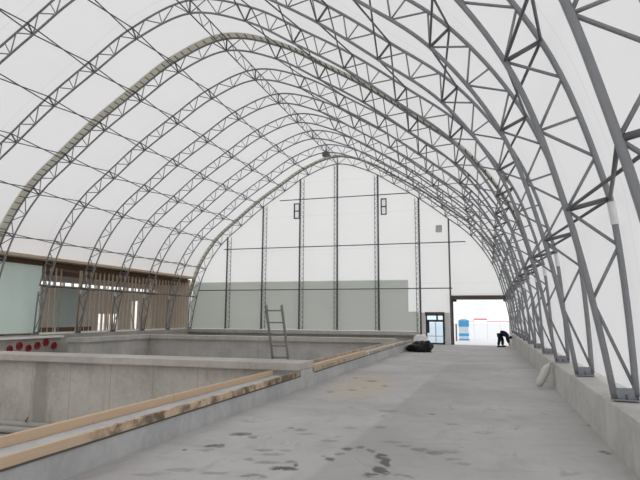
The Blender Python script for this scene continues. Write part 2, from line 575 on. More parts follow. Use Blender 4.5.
for f in range(NARCH):
    if f == 0:
        lab = 'grey steel lattice arch standing against the far end wall, edged by taupe strip'
    elif f == 6:
        lab = 'grey steel lattice arch under the broad taupe laced strip, seventh from far wall'
    elif f == NARCH - 1:
        lab = 'grey steel lattice arch closest to the viewer, only its leg showing upper right'
    else:
        lab = 'grey steel lattice arch, %s from the far end wall' % ORD[f + 1]
    root = thing('lattice_arch', lab, 'roof arch', (XC * K, arch_y(f), (-0.33 + ZC) * K), 'steel lattice arches of the hall')
    off = Vector((0, 0, -(-0.33 + ZC) * K))
    for nm, me, subs in arch_parts:
        o = link(nm, me, None, root)
        o.location = off
        if nm == 'splice_sleeve':
            o['label'] = 'bright zinc splice sleeve'
        for sn, sm in subs:
            link(sn, sm, None, o)
    if f in (0, 6):
        o = link('fabric_strip', strip_me, None, root)
        o.location = off
        o['label'] = 'taupe fabric strip above the arch'
        l = link('lacing', lace_me, None, o)
        l['label'] = 'dark lacing across the strip'

# ------------------------------------------------------------------ crossed rods between the arches
CAM_P = [1.0944652880421268 * 500, 0.2966667172597363, 0.13877461375067857, 0.005564896092198483]
fpx, yaw, pit, rol = CAM_P
F_ = Vector((-math.sin(yaw) * math.cos(pit), math.cos(yaw) * math.cos(pit), math.sin(pit)))
R0 = Vector((math.cos(yaw), math.sin(yaw), 0))
U0 = R0.cross(F_)
R_ = R0 * math.cos(rol) + U0 * math.sin(rol)
U_ = -R0 * math.sin(rol) + U0 * math.cos(rol)
CAM_LOC = P(0, 0, 0)


def in_frame(p, pad=0):
    v = p - CAM_LOC
    d = v.dot(F_)
    if d < 0.3:
        return False
    x, y = 320 + fpx * v.dot(R_) / d, 240 - fpx * v.dot(U_) / d
    return -pad < x < 640 + pad and -pad < y < 480 + pad


rod_mesh = {}
for s in (-1, 1):
    for n in range(1, 8):
        i, o_ = inner(n, s), outer(n, s)
        step = Vector((0, -K, 0))
        rod_mesh[s, n] = (keep('rod', tubes([Vector(), o_ - i + step], 0.024, 6), 'steel_dark'),
                          keep('rod', tubes([o_ - i, step], 0.024, 6), 'steel_dark'))
for f in range(NARCH):                      # bay between arch f and the nearer arch f + 1
    for s in (-1, 1):
        for n in range(1, 8):
            base = Vector((XC * K, arch_y(f), 0)) + inner(n, s)
            top = Vector((XC * K, arch_y(f), 0)) + outer(n, s)
            near = Vector((0, -K, 0))
            if f == NARCH - 1 or (f, s, n) == (5, -1, 7):      # no rods across the green board
                continue
            if not any(in_frame(a.lerp(b, t)) for a, b in ((base, top + near), (top, base + near)) for t in [k / 8 for k in range(9)]):
                continue
            lab = 'crossed rods, %s slope, %s row below ridge, arches %s to %s from far wall' % (
                'left' if s < 0 else 'right', ORD[n], NUM[f + 1], NUM[f + 2])
            t = thing('cross_brace', lab, 'brace', base, 'crossed rods tying the arches together')
            for me in rod_mesh[s, n]:
                link('rod', me, None, t)

# ridge truss, one length per bay
hi, ho = inner(0), outer(0)
rz = ho.z - hi.z
ridge = [('bottom_chord', keep('bottom_chord', tubes([(0, 0, 0), (0, -K, 0)], 0.026, 8), 'steel_dark')),
         ('top_chord', keep('top_chord', tubes([(0, 0, rz), (0, -K, rz)], 0.026, 8), 'steel_dark'))]
nz = 6
for k in range(nz):
    a = Vector((0, -K * k / nz, 0 if k % 2 == 0 else rz))
    b = Vector((0, -K * (k + 1) / nz, rz if k % 2 == 0 else 0))
    ridge.append(('zigzag_bar', keep('zigzag_bar', tubes([a, b], 0.016, 6), 'steel_dark')))
for f in range(NARCH - 1):
    base = Vector((XC * K, arch_y(f), 0)) + hi
    if not any(in_frame(base + Vector((0, -K * t, 0))) for t in (0, .1, .2, .3, .4, .5, .6, .7, .8, .9, 1)):
        continue
    t = thing('ridge_truss', 'zigzag ridge truss between arches %s and %s from the far wall' % (NUM[f + 1], NUM[f + 2]),
              'ridge truss', base, 'ridge trusses along the roof peak')
    for nm, me in ridge:
        link(nm, me, None, t)

# small grey box at the ridge near the far end
t = thing('junction_box', 'small dark grey box hanging at the ridge near the far wall', 'box', P(-3.40, 11.56, 3.60))
obj('housing', bbox((-0.24, -0.2, -0.02), (0.24, 0.2, 0.30), 0.03), 'steel_dark', t)
obj('bracket', bbox((-0.05, -0.05, 0.29), (0.05, 0.05, 0.46), 0.005), 'steel', t)

# ------------------------------------------------------------------ roof membrane
YB = -4.0
YE = YF + 0.06


def outer_xz(u, s, ex):
    q = outer(u, s, ex)
    return q.x, q.z


bm = bmesh.new()
prof_pts = []
ul = [6.32 * i / 50 for i in range(51)]
ur = [8 * i / 64 for i in range(65)]
sect = [(6.40, -1), (6.36, -1)] + [(u, -1) for u in ul[::-1]] + [(u, 1) for u in ur[1:]]
ys = [YB * K] + [(Y_NEAR + i * 0.5 - 3) * K for i in range(0, 29) if Y_NEAR + i * 0.5 - 3 < YE - 0.05] + [YE * K]
rows = []
for y in ys:
    rows.append([bm.verts.new((XC * K + outer_xz(u, s, 0.026)[0], y, outer_xz(u, s, 0.026)[1])) for u, s in sect])
for a, b in zip(rows, rows[1:]):
    for k in range(len(a) - 1):
        bm.faces.new((a[k], a[k + 1], b[k + 1], b[k]))
struct(obj('ceiling', bm, 'membrane', smooth=True), 'white translucent membrane stretched over the arches')

# ------------------------------------------------------------------ far end wall cloth, with two openings
Y_END = YE * K


def top_z(x):
    """height of the membrane at x (metres from the centre line)"""
    ax = abs(x)
    best = None
    for i in range(400):
        u0, u1 = 8 * i / 400, 8 * (i + 1) / 400
        a, b = outer_xz(u0, 1, 0.024), outer_xz(u1, 1, 0.024)
        if a[0] <= ax <= b[0]:
            t = (ax - a[0]) / max(b[0] - a[0], 1e-9)
            return a[1] + (b[1] - a[1]) * t
    return (-0.33 + ZC) * K


D_L, D_R, D_T = -0.775, 0.43, 0.415
S_L, S_R, S_T = -1.33, -0.955, 0.06
xs = sorted(set([XC + 3.97 * (-1 + 2 * i / 80) for i in range(81)] + [D_L, D_R, S_L, S_R]))


def zlow(xm):
    if D_L < xm < D_R:
        return D_T
    if S_L < xm < S_R:
        return S_T
    if xm > -1.5:
        return -0.62
    return -0.335


def end_wall(y, holes=True):
    bm = bmesh.new()
    for a, b in zip(xs, xs[1:]):
        zl = zlow((a + b) / 2) if holes else -0.62
        za, zb = top_z((a - XC) * K), top_z((b - XC) * K)
        z0 = (zl + ZC) * K
        if max(za, zb) < z0 + 0.01:
            continue
        v = [bm.verts.new((a * K, y, z0)), bm.verts.new((b * K, y, z0)), bm.verts.new((b * K, y, max(zb, z0 + .005))),
             bm.verts.new((a * K, y, max(za, z0 + .005)))]
        bm.faces.new(v)
    bmesh.ops.remove_doubles(bm, verts=bm.verts[:], dist=0.001)
    return bm


struct(obj('wall_far', end_wall(Y_END), 'endcloth'), 'white translucent fabric end wall beyond the last arch')
struct(obj('wall_back', end_wall(YB * K, False), 'endcloth'), 'white translucent fabric end wall behind the viewer')

# added grey-green sheet painting shade on the lower left of the end wall
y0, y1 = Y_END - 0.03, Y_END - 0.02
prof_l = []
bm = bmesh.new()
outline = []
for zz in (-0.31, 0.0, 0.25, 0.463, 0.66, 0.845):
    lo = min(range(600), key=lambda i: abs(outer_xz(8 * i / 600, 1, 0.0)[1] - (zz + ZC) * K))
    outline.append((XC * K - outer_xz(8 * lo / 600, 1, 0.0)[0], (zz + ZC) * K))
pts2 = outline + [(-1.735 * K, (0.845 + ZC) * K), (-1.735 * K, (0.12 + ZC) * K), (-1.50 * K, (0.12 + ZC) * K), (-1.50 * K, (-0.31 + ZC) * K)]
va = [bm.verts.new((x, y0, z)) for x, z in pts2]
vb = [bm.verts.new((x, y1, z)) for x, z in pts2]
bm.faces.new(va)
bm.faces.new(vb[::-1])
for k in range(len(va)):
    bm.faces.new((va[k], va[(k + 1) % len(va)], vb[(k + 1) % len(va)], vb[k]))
tag(obj('liner_sheet', bm, 'liner'), 'grey-green sheet painting shade over the lower left of the far end wall', 'sheet')

# lattice columns of the end wall
YCOL = (YF + 0.0) * K - 0.16
cols_x = [-6.273, -5.311, -4.336, -3.389, -2.399, -1.452]
where = ['leftmost', 'second from left', 'third from left', 'fourth from left, under the roof peak', 'fifth from left', 'rightmost, beside the small door']


def inner_z(x):
    ax = abs(x)
    for i in range(400):
        a, b = inner(8 * i / 400), inner(8 * (i + 1) / 400)
        if a.x <= ax <= b.x:
            t = (ax - a.x) / max(b.x - a.x, 1e-9)
            return a.z + (b.z - a.z) * t
    return 0


for cx, wh in zip(cols_x, where):
    z0 = (-0.31 + ZC) * K if cx < -1.6 else (-0.59 + ZC) * K
    z1 = inner_z((cx - XC) * K) - 0.02
    t = thing('lattice_column', 'grey lattice column on the far end wall, ' + wh, 'column', (cx * K, YCOL, z0), 'lattice columns on the far end wall')
    H = z1 - z0
    sd = 1 if cx < XC - 0.1 else -1
    obj('front_post', tubes([(0, 0, 0), (0, 0, H)], 0.066, 8), 'steel_dark', t, True)
    H2 = H - 0.02 - (0.0 if abs(cx - XC) < .2 else 0.0)
    zz2 = min(H, inner_z((cx + sd * 0.085 - XC) * K) - z0 - 0.02)
    obj('rear_post', tubes([(sd * 0.27, 0.10, 0), (sd * 0.27, 0.10, zz2)], 0.026, 8), 'steel', t, True)
    n = int(min(H, zz2) / 0.36)
    bm = bmesh.new()
    for k in range(n):
        a, b = (0, 0, 0.36 * k), (sd * 0.27, 0.10, 0.36 * k + 0.18)
        tube(bm, [a, b], 0.017, 5)
        tube(bm, [b, (0, 0, 0.36 * (k + 1))], 0.017, 5)
    o = obj('lacing_bars', bm, 'steel', t)
    obj('foot_plate', bbox((-0.12, -0.09, 0), (0.12, 0.09, 0.02), 0.003), 'plate', t)
t = thing('door_post', 'plain grey steel post rising at the left of the large doorway', 'column', (-0.79 * K, YCOL, (-0.6 + ZC) * K))
obj('shaft', bbox((-0.055, -0.055, 0), (0.055, 0.055, inner_z((-0.79 - XC) * K) - (-0.6 + ZC) * K), 0.008), 'steel_dark', t)
obj('foot_plate', bbox((-0.13, -0.1, 0), (0.13, 0.1, 0.02), 0.003), 'plate', t)

# horizontal rails of the end wall
YG = YCOL - 0.07
for z, xa, xb, lab in ((2.845, -4.86, -1.63, 'topmost horizontal steel rail across the far end wall'),
                       (1.667, -6.36, -0.43, 'middle horizontal steel rail across the far end wall'),
                       (0.637, -7.06, -0.74, 'lowest horizontal steel rail across the far end wall')):
    t = thing('wall_rail', lab, 'rail', P((xa + xb) / 2, YG / K, z), 'horizontal rails on the far end wall')
    L = (xb - xa) * K / 2
    obj('pipe', tubes([(-L, 0, 0), (L, 0, 0)], 0.036, 8), 'steel_dark', t, True)
    for cx in cols_x + [-0.79]:
        if xa < cx < xb:
            dx = (cx - (xa + xb) / 2) * K
            obj('clamp', bbox((dx - 0.07, -0.045, -0.06), (dx + 0.07, 0.05, 0.06), 0.01), 'steel_dark', t)

# two small milky vent windows beside the columns
for x0, x1, z0, z1, lab in ((-4.525, -4.375, 2.39, 2.775, 'small dark framed two-pane vent window left of the roof peak'),
                            (-2.345, -2.21, 2.385, 2.775, 'small dark framed two-pane vent window right of the roof peak')):
    t = thing('vent_window', lab, 'window', P((x0 + x1) / 2, YE - 0.025, z0), 'small vent windows high on the end wall')
    w, h = (x1 - x0) * K / 2, (z1 - z0) * K
    fw = 0.065
    bm = bmesh.new()
    box(bm, (-w, -0.06, 0), (-w + fw, 0.06, h))
    box(bm, (w - fw, -0.06, 0), (w, 0.06, h))
    for zz in (0, h / 2 - fw / 2, h - fw):
        box(bm, (-w, -0.06, zz), (w, 0.06, zz + fw))
    obj('window_frame', bm, 'frame_dark', t)
    obj('pane', bbox((-w + fw, 0.0, fw), (w - fw, 0.012, h / 2 - fw / 2)), 'clear_glass', t)
    obj('pane', bbox((-w + fw, 0.0, h / 2 + fw / 2), (w - fw, 0.012, h - fw)), 'clear_glass', t)
tag(obj('cloth_patch', bbox(P(-1.085, YE - 0.012, 1.915), P(-0.945, YE - 0.006, 2.085)), 'louver'),
    'small square grey patch on the end wall above the doorways', 'patch')

# ------------------------------------------------------------------ large doorway
FZ = -0.60
d = struct(bpy.data.objects.new('door_1', None), 'large open doorway in the far end wall')
C.objects.link(d)
d.location = P((D_L + D_R) / 2, YE, FZ)


def rel(root, a, b):
    return Vector(a) - root.location, Vector(b) - root.location


a, b = rel(d, P(D_L - 0.03, YE - 0.09, D_T - 0.03), P(D_R + 0.10, YE + 0.03, D_T + 0.06))
obj('header', bbox(a, b, 0.01), 'brown_header', d)
a, b = rel(d, P(D_L - 0.02, YE - 0.03, FZ - 0.01), P(D_L + 0.035, YE + 0.03, D_T))
obj('jamb', bbox(a, b, 0.01), 'brown_header', d)
a, b = rel(d, P(D_R - 0.01, YE - 0.03, FZ - 0.01), P(D_R + 0.09, YE + 0.03, D_T))
obj('jamb', bbox(a, b, 0.01), 'siding', d)
for xa, xb in ((D_L + 0.035, D_L + 0.11), (D_R - 0.11, D_R - 0.01)):     # small corner brackets under the header
    a, b = rel(d, P(xa, YE - 0.02, D_T - 0.075), P(xb, YE + 0.02, D_T - 0.03))
    obj('corner_bracket', bbox(a, b, 0.01), 'brown_header', d)

# pale siding around the small door
bm = bmesh.new()
ys0, ys1 = YE - 0.045, YE - 0.012
box(bm, P(-1.455, ys0, FZ), P(S_L - 0.03, ys1, 0.10))
box(bm, P(S_R + 0.02, ys0, FZ), P(D_L - 0.05, ys1, 0.10))
box(bm, P(S_L - 0.03, ys0, S_T + 0.02), P(S_R + 0.02, ys1, 0.10))
struct(obj('wall_door_surround', bm, 'siding'), 'pale siding around the small glazed door')
# small glazed door
d = struct(bpy.data.objects.new('door_2', None), 'small dark framed glazed door left of the large doorway')
C.objects.link(d)
d.location = P((S_L + S_R) / 2, YE - 0.03, FZ)
yy0, yy1 = YE - 0.06, YE - 0.025
for nm, xa, xb, za, zb in (('head', S_L - 0.03, S_R + 0.02, S_T - 0.03, S_T + 0.05), ('jamb', S_L - 0.02, S_L + 0.012, FZ, S_T),
                           ('jamb', S_R - 0.02, S_R + 0.02, FZ, S_T), ('transom', S_L, S_R, -0.105, -0.06), ('bottom_rail', S_L, S_R, FZ, FZ + 0.035),
                           ('mullion', -1.115, -1.08, -0.08, S_T), ('leaf_stile', S_L + 0.012, S_L + 0.06, FZ + .25, -0.08),
                           ('glazing_bar', -1.14, -1.125, FZ, -0.08), ('glazing_bar', S_L, S_R, -0.425, -0.412)):
    a, b = rel(d, P(xa, yy0, za), P(xb, yy1, zb))
    obj(nm, bbox(a, b), 'brown_header' if nm == 'head' else ('pvc' if nm == 'glazing_bar' else 'frame_dark'), d)
a, b = rel(d, P(S_L, YE - 0.04, FZ), P(S_R, YE - 0.037, S_T))
obj('pane', bbox(a, b), 'glass', d)

# ------------------------------------------------------------------ slab, with its slight fall to the doors
FLZ = [(-4, -.515), (0, -.515), (3, -.515), (6, -.522), (9, -.55), (12.0, -.595), (YE + 0.05, -.60)]


def floor_z(y):
    for (a, za), (b, zb) in zip(FLZ, FLZ[1:]):
        if a <= y <= b:
            return za + (zb - za) * (y - a) / (b - a)
    return -.6


XCURB, XCURB_B, XWALL = -1.30, -1.52, 0.45
bm = bmesh.new()
prev = None
for i in range(0, 68):
    y = min(-4 + i * 0.25, YE + 0.05)
    z = floor_z(y)
    row = [bm.verts.new(P(XCURB - 0.10, y, z)), bm.verts.new(P(XWALL + 0.06, y, z)), bm.verts.new(P(XWALL + 0.06, y, -1.0)), bm.verts.new(P(XCURB - 0.10, y, -1.0))]
    if prev:
        for k in range(4):
            bm.faces.new((prev[k], prev[(k + 1) % 4], row[(k + 1) % 4], row[k]))
    else:
        bm.faces.new(row)
    prev = row
    if y >= YE + 0.05:
        break
bm.faces.new(prev[::-1])
struct(obj('floor', bm, 'floor'), 'grey stained concrete slab of the drive aisle')
struct(obj('floor_pit', bbox(P(-9.2, -4, -1.0), P(XCURB - 0.05, YE + .05, -0.925)), 'pitfloor'), 'concrete floor of the sunken pits')
struct(obj('ground_outside', bbox(P(-30, -12, -1.3), P(30, -4.0, -0.62)), 'ground'), 'pale open ground behind the hall')
bm = bmesh.new()
box(bm, P(-30, YE + 0.05, -1.3), P(30, 60, -0.605))
box(bm, P(-30, -4.0, -1.3), P(-9.2, YE + 0.05, -0.605))
box(bm, P(0.75, -4.0, -1.3), P(30, YE + 0.05, -0.605))
struct(obj('ground', bm, 'ground'), 'overexposed pale ground outside the doorways')

# low wall under the right-hand arches, with open joints
bm = bmesh.new()
cuts = [-4.0, 0.75, 4.42, 8.1, YE]
for a, b in zip(cuts, cuts[1:]):
    box(bm, P(XWALL, a + 0.003, -0.95), P(0.66, b - 0.003, -0.335), 0.012)
box(bm, P(XWALL + 0.03, -4, -0.9), P(0.655, YE, -0.345))
struct(obj('wall_right', bm, 'concrete'), 'low grey concrete wall carrying the right-hand arch feet')

# curb between aisle and pit
bm = bmesh.new()
box(bm, P(XCURB_B, -4, -0.95), P(XCURB, 9.8, -0.422), 0.008)
box(bm, P(XCURB_B - 0.01, 3.81, -0.95), P(XCURB - 0.002, 4.08, -0.387))
struct(obj('wall_aisle', bm, 'concrete_cool'), 'low concrete wall between the drive aisle and the pits')
# cross wall between the two pits with a projecting cap
bm = bmesh.new()
box(bm, P(-7.2, 3.845, -0.95), P(XCURB_B, 4.05, -0.387), 0.0)

struct(obj('wall_cross', bm, 'concrete_warm'), 'stained concrete cross wall between the two pits')
struct(obj('trim_1', bbox(P(-7.2, 3.77, -0.386), P(XCURB + 0.001, 4.10, -0.334), 0.012), 'cap'), 'pale projecting cap of the cross wall')
# far pit walls
bm = bmesh.new()
box(bm, P(-6.5, 9.24, -0.95), P(XCURB_B, 9.45, -0.42))
struct(obj('wall_pit_far', bm, 'concrete'), 'far concrete wall of the second pit')
struct(obj('trim_2', bbox(P(-6.52, 9.18, -0.435), P(XCURB_B, 9.5, -0.362), 0.012), 'cap'), 'projecting cap of the far pit wall')
struct(obj('wall_pit_left', bbox(P(-6.5, 7.4, -0.95), P(-6.25, 9.24, -0.42)), 'concrete'), 'left concrete wall of the second pit')
struct(obj('trim_3', bbox(P(-6.53, 7.36, -0.435), P(-6.20, 9.18, -0.362), 0.012), 'concrete'), 'projecting cap of the left pit wall')
# foundations under the left arches and the far end wall
bm = bmesh.new()
box(bm, P(-7.75, -4, -0.98), P(-7.2, YE, -0.335), 0.01)
struct(obj('wall_left', bm, 'concrete_dim'), 'concrete foundation wall under the left-hand arches')
bm = bmesh.new()
box(bm, P(-7.2, YE - 0.12, -0.98), P(-1.5, YE + 0.04, -0.40))
struct(obj('wall_end_foundation', bm, 'concrete'), 'concrete foundation under the far end wall')
struct(obj('trim_4', bbox(P(-7.2, YE - 0.30, -0.405), P(-1.5, YE + 0.04, -0.325), 0.012), 'concrete'), 'grey ledge at the foot of the far end wall')

# pale block closing the far end of the curb
bm = bmesh.new()
vs = box(bm, (-0.42, -0.7, 0), (0.42, 0.7, 0.74), 0.07)
for v in bm.verts:
    if v.co.z > 0.3:
        v.co.x *= 0.72
        v.co.y *= 0.8
        v.co.z += 0.10 * math.sin(v.co.x * 5 + v.co.y * 3)
o = obj('concrete_block', bm, 'pale_block')
o.location = P(-1.19, 10.15, floor_z(10.15))
tag(o, 'pale rounded concrete block at the far end of the low aisle wall', 'block')

# ------------------------------------------------------------------ form boards along the curb
def board(x0, x1, ya, yb, z0, z1, mat, lab, grp='form boards along the low aisle wall'):
    cx, cy = (x0 + x1) / 2, (ya + yb) / 2
    w, l = (x1 - x0) * K / 2, (yb - ya) * K / 2
    o = obj('form_board', bbox((-w, -l, 0), (w, l, (z1 - z0) * K), 0.004), mat)
    o.location = P(cx, cy, z0)
    o.rotation_euler = (0, random.uniform(-0.01, 0.01), random.uniform(-0.0012, 0.0012))
    return tag(o, lab, 'board', grp)


ZB = -0.4215
H_ = 0.031
FX0, FX1 = XCURB - 0.017, XCURB + 0.004
BX0, BX1 = XCURB_B + 0.002, XCURB_B + 0.022
for ya, yb, lab in ((-1.0, 3.79, 'thin dark strip under the aisle-edge boards before the cross wall'),
                    (4.12, 9.75, 'thin dark strip under the aisle-edge boards beyond the cross wall')):
    tag(obj('sealing_strip', bbox(P(XCURB - 0.0005, ya, -0.4285), P(XCURB + 0.0045, yb, -0.4218)), 'frame_grey'), lab, 'strip')  # thin dark band along the wall face below the boards
board(FX0, FX1, -1.0, 2.62, ZB, ZB + H_, 'pine_front', 'pine board on the aisle edge, clean at lower left and muddy farther on')
board(FX0, FX1, 2.625, 3.77, ZB, ZB + H_, 'pine_front', 'muddy pine board on the aisle edge, butting against the cross wall')
board(BX0, BX1, -1.0, 2.45, ZB, ZB + 0.034, 'pine', 'clean pine board on the pit edge of the wall, above the grey pipes')
board(BX0, BX1, 2.455, 3.77, ZB, ZB + 0.034, 'pine', 'weathered board on the pit edge, ending before the cross wall')
board(FX0, FX1, 4.12, 6.1, ZB, ZB + H_, 'pine_pale', 'weathered board on the aisle edge, first beyond the cross wall')
board(BX0, BX1, 4.12, 6.6, ZB, ZB + 0.036, 'pine_pale', 'pale pine board on the pit edge, first beyond the cross wall')
board(FX0 - 0.085, FX1 - 0.065, 4.14, 6.3, ZB, ZB + 0.034, 'pine', 'pale board lying between the two edge boards beyond the cross wall')
board(FX0, FX1, 6.25, 7.9, ZB, ZB + H_, 'pine_pale', 'weathered board on the aisle edge, second beyond the cross wall')
board(BX0, BX1, 6.65, 7.9, ZB, ZB + 0.034, 'pine_pale', 'weathered board on the pit edge, second beyond the cross wall')
board(FX0, FX1, 8.05, 9.75, ZB, ZB + H_, 'pine_pale', 'last board on the aisle edge, beside the black plastic heap')
board(BX0, BX1, 8.05, 9.75, ZB, ZB + 0.034, 'pine_pale', 'last board on the pit edge, near the pale concrete block')

# ------------------------------------------------------------------ pipes on the floor of the near pit
for y, z, xb, lab in ((3.72, -0.889, -2.0, 'grey plastic pipe lying against the foot of the cross wall'),
                      (3.56, -0.894, -2.3, 'grey plastic pipe lying in the pit, in front of the other')):
    t = thing('drain_pipe', lab, 'pipe', P(-4.4, y, z), 'grey pipes in the near pit')
    L0, L1 = (-5.6 + 4.4) * K, (xb + 4.4) * K
    obj('barrel', tubes([(L0, 0, 0), (L1, 0, 0)], 0.085, 20), 'pvc', t, True)
    obj('coupling', tubes([(1.0, 0, 0), (1.28, 0, 0)], 0.098, 20), 'pvc', t, True)
t = P(-3.62, 3.70, -0.862)
bm = bmesh.new()
tube(bm, [t + Vector(q) for q in ((0.16, -0.10, 0.03), (0.05, -0.05, 0.035), (0, 0, 0.03), (0.02, 0.03, 0.06), (0.03, 0.04, 0.11))], 0.012, 6)
tag(obj('tie_wire', bm, 'frame_dark'), 'short dark tie wire hooked over the grey pipes in the pit', 'wire')

# ------------------------------------------------------------------ ladder leaning on the back of the cross wall
top = P(-1.597, 4.00, 0.085)
bot = P(-1.607, 4.42, -0.925)
t = thing('ladder', 'dull aluminium ladder leaning on the back of the cross wall', 'ladder', bot)
ax = (top - bot)
L = ax.length
ax.normalize()
hw = 0.205
for s, lt in ((-1, L), (1, L)):
    bm = bmesh.new()
    beam(bm, Vector((s * hw, 0, 0.0)), Vector((s * hw, 0, 0)) + ax * lt, 0.04, 0.075, (0, 1, 0))
    r = obj('rail', bm, 'alu', t)
    obj('rubber_foot', bbox((s * hw - 0.035, -0.06, -0.0), (s * hw + 0.035, 0.05, 0.05), 0.008), 'rubber', r)
k = L - 0.14
while k > 0.15:
    obj('rung', tubes([Vector((-hw, 0, 0)) + ax * k, Vector((hw, 0, 0)) + ax * k], 0.018, 8), 'alu', t, True)
    k -= 0.31

# ------------------------------------------------------------------ left side: stud wall, boards, lean-to behind
XS = -7.44          # centre of the studs
ZS0, ZS1 = -0.30, 0.845
t = thing('stud_wall', 'open pine stud wall above the left foundation, behind the arch legs', 'stud wall', P(XS, 10, -0.335))
o0 = t.location
obj('sill_plate', bbox(P(XS - 0.03, 7.7, -0.335) - o0, P(XS + 0.055, YE - 0.05, -0.302) - o0, 0.004), 'white_ledge', t)
obj('header_beam', bbox(P(XS - 0.03, 5.2, 0.845) - o0, P(XS + 0.05, YE - 0.05, 0.935) - o0, 0.004), 'stud_dark', t)['label'] = 'dark brown header beam'
obj('top_plate', bbox(P(XS - 0.05, 5.2, 0.938) - o0, P(-7.172, YE - 0.05, 0.985) - o0, 0.004), 'tan', t)['label'] = 'tan top plate under the membrane edge'
y = 5.3
i = 0
skip = {(8.2, 8.64)}
stud_ys = []
while y < YE - 0.1:
    if not any(a < y < b for a, b in skip):
        stud_ys.append(y)
    y += 0.131
stud_ys += [8.18, 8.66, 10.98, 11.06]
stud_ys = [q for q in sorted(stud_ys) if not (5.4 < q < 7.4 and False)]
for q in stud_ys:
    obj('stud', bbox(P(XS - 0.0145, q - 0.0062, -0.306) - o0, P(XS + 0.0145, q + 0.0062, 0.847) - o0, 0.003), 'stud', t)
for q0, q1 in ((7.66, 8.08), (8.16, 8.60), (8.68, 9.05)):
    obj('blocking', bbox(P(XS - 0.010, q0, -0.306) - o0, P(XS + 0.010, q1, -0.22) - o0, 0.003), 'stud_dark', t)['label'] = 'dark blocking board at the foot of the studs'
# pale green board
bm = bbox((-0.02, -1.22 * K, 0), (0.02, 1.33 * K, (0.872 + 0.315) * K), 0.004)
o = obj('green_board', bm, 'green')
o.location = P(XS + 0.0225, 6.36, -0.304)
tag(o, 'pale green wall board fixed to the studs at the far left', 'wall board')
tag(obj('ledge_board', bbox(P(-7.1995, 4.2, -0.386), P(-7.14, 8.02, -0.354), 0.006), 'white_ledge'),
    'pale ledge board along the left foundation, above the red discs', 'ledge')

# lean-to behind the studs: deck above, outer wall with a daylight gap and windows
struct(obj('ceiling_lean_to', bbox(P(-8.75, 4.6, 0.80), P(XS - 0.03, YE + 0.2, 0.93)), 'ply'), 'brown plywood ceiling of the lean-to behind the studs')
XO = -8.5
struct(obj('floor_lean_to', bbox(P(-8.75, 4.6, -0.98), P(-7.75, YE + 0.2, -0.45)), 'pitfloor'), 'concrete floor of the lean-to behind the studs')
bm = bmesh.new()


def op(ya, yb, za, zb):
    box(bm, P(XO - 0.03, ya, za), P(XO + 0.03, yb, zb))


GAP0, GAP1 = 0.602, 0.672
op(4.6, 10.53, -0.46, GAP0)                 # solid up to the window
op(10.53, 11.24, 0.03, GAP0)                # above first window
op(10.53, 11.24, -0.46, -0.44)
op(11.24, 11.68, -0.46, GAP0)
op(11.68, 11.80, 0.36, GAP0)
op(11.80, 11.84, -0.46, GAP0)
op(11.84, 12.04, 0.36, GAP0)
op(12.04, YE + 0.2, -0.46, GAP0)
op(4.6, YE + 0.2, GAP1, 0.80)               # plate above the gap
op(12.8, YE + 0.2, GAP0, GAP1)
for q in [4.7 + 0.262 * i for i in range(30)]:
    if q < YE:
        op(q, q + 0.02, GAP0, GAP1)
struct(obj('wall_lean_to', bm, 'sheath'), 'outer wall of the lean-to with a bright gap under its top')
struct(obj('wall_lean_to_end', bbox(P(-8.75, YE + 0.1, -0.46), P(XS, YE + 0.2, 0.85)), 'sheath'), 'end wall of the lean-to')
struct(obj('wall_lean_to_near', bbox(P(-8.75, 4.5, -0.46), P(XS, 4.6, 0.85)), 'sheath'), 'near end wall of the lean-to')
for ya, yb, lab in ((9.16, 9.80, 'blue-green board seen through the wide gap between the studs'),):
    o = obj('sheathing_board', bbox((-0.015, (ya - 9.48) * K, 0), (0.015, (yb - 9.48) * K, 0.97 * K), 0.003), 'bluegreen')
    o.location = P(XO + 0.036, 9.48, -0.447)
    tag(o, lab, 'wall board')
# mullions of the far window
for i, q in enumerate((10.66, 10.79, 10.92, 11.05)):
    o = obj('window_post', bbox((-0.05, -0.03, 0), (0.05, 0.03, 0.468 * K), 0.004), 'stud')
    o.location = P(XO, q, -0.438)
    tag(o, '%s upright in the bright low window behind the studs' % ORD[i + 1], 'post', 'uprights of the low window behind the studs')

# leaning loose pine boards inside the lean-to
for i, (q, h, lean, w) in enumerate(((10.35, 0.62, 0.10, .03), (10.55, 0.72, 0.05, .035), (11.35, 0.6, -0.06, .03), (11.62, .55, 0.04, .035))):
    bm = bmesh.new()
    beam(bm, (0, 0, 0), (-0.45, lean * K, h * K), w * K, 0.04, (1, 0, 0))
    o = obj('loose_board', bm, 'pine')
    o.location = P(-8.05, q, -0.448)
    tag(o, 'loose pine board leaning behind the studs, %s from the far end wall' % ORD[4 - i], 'board', 'loose boards leaning behind the studs')

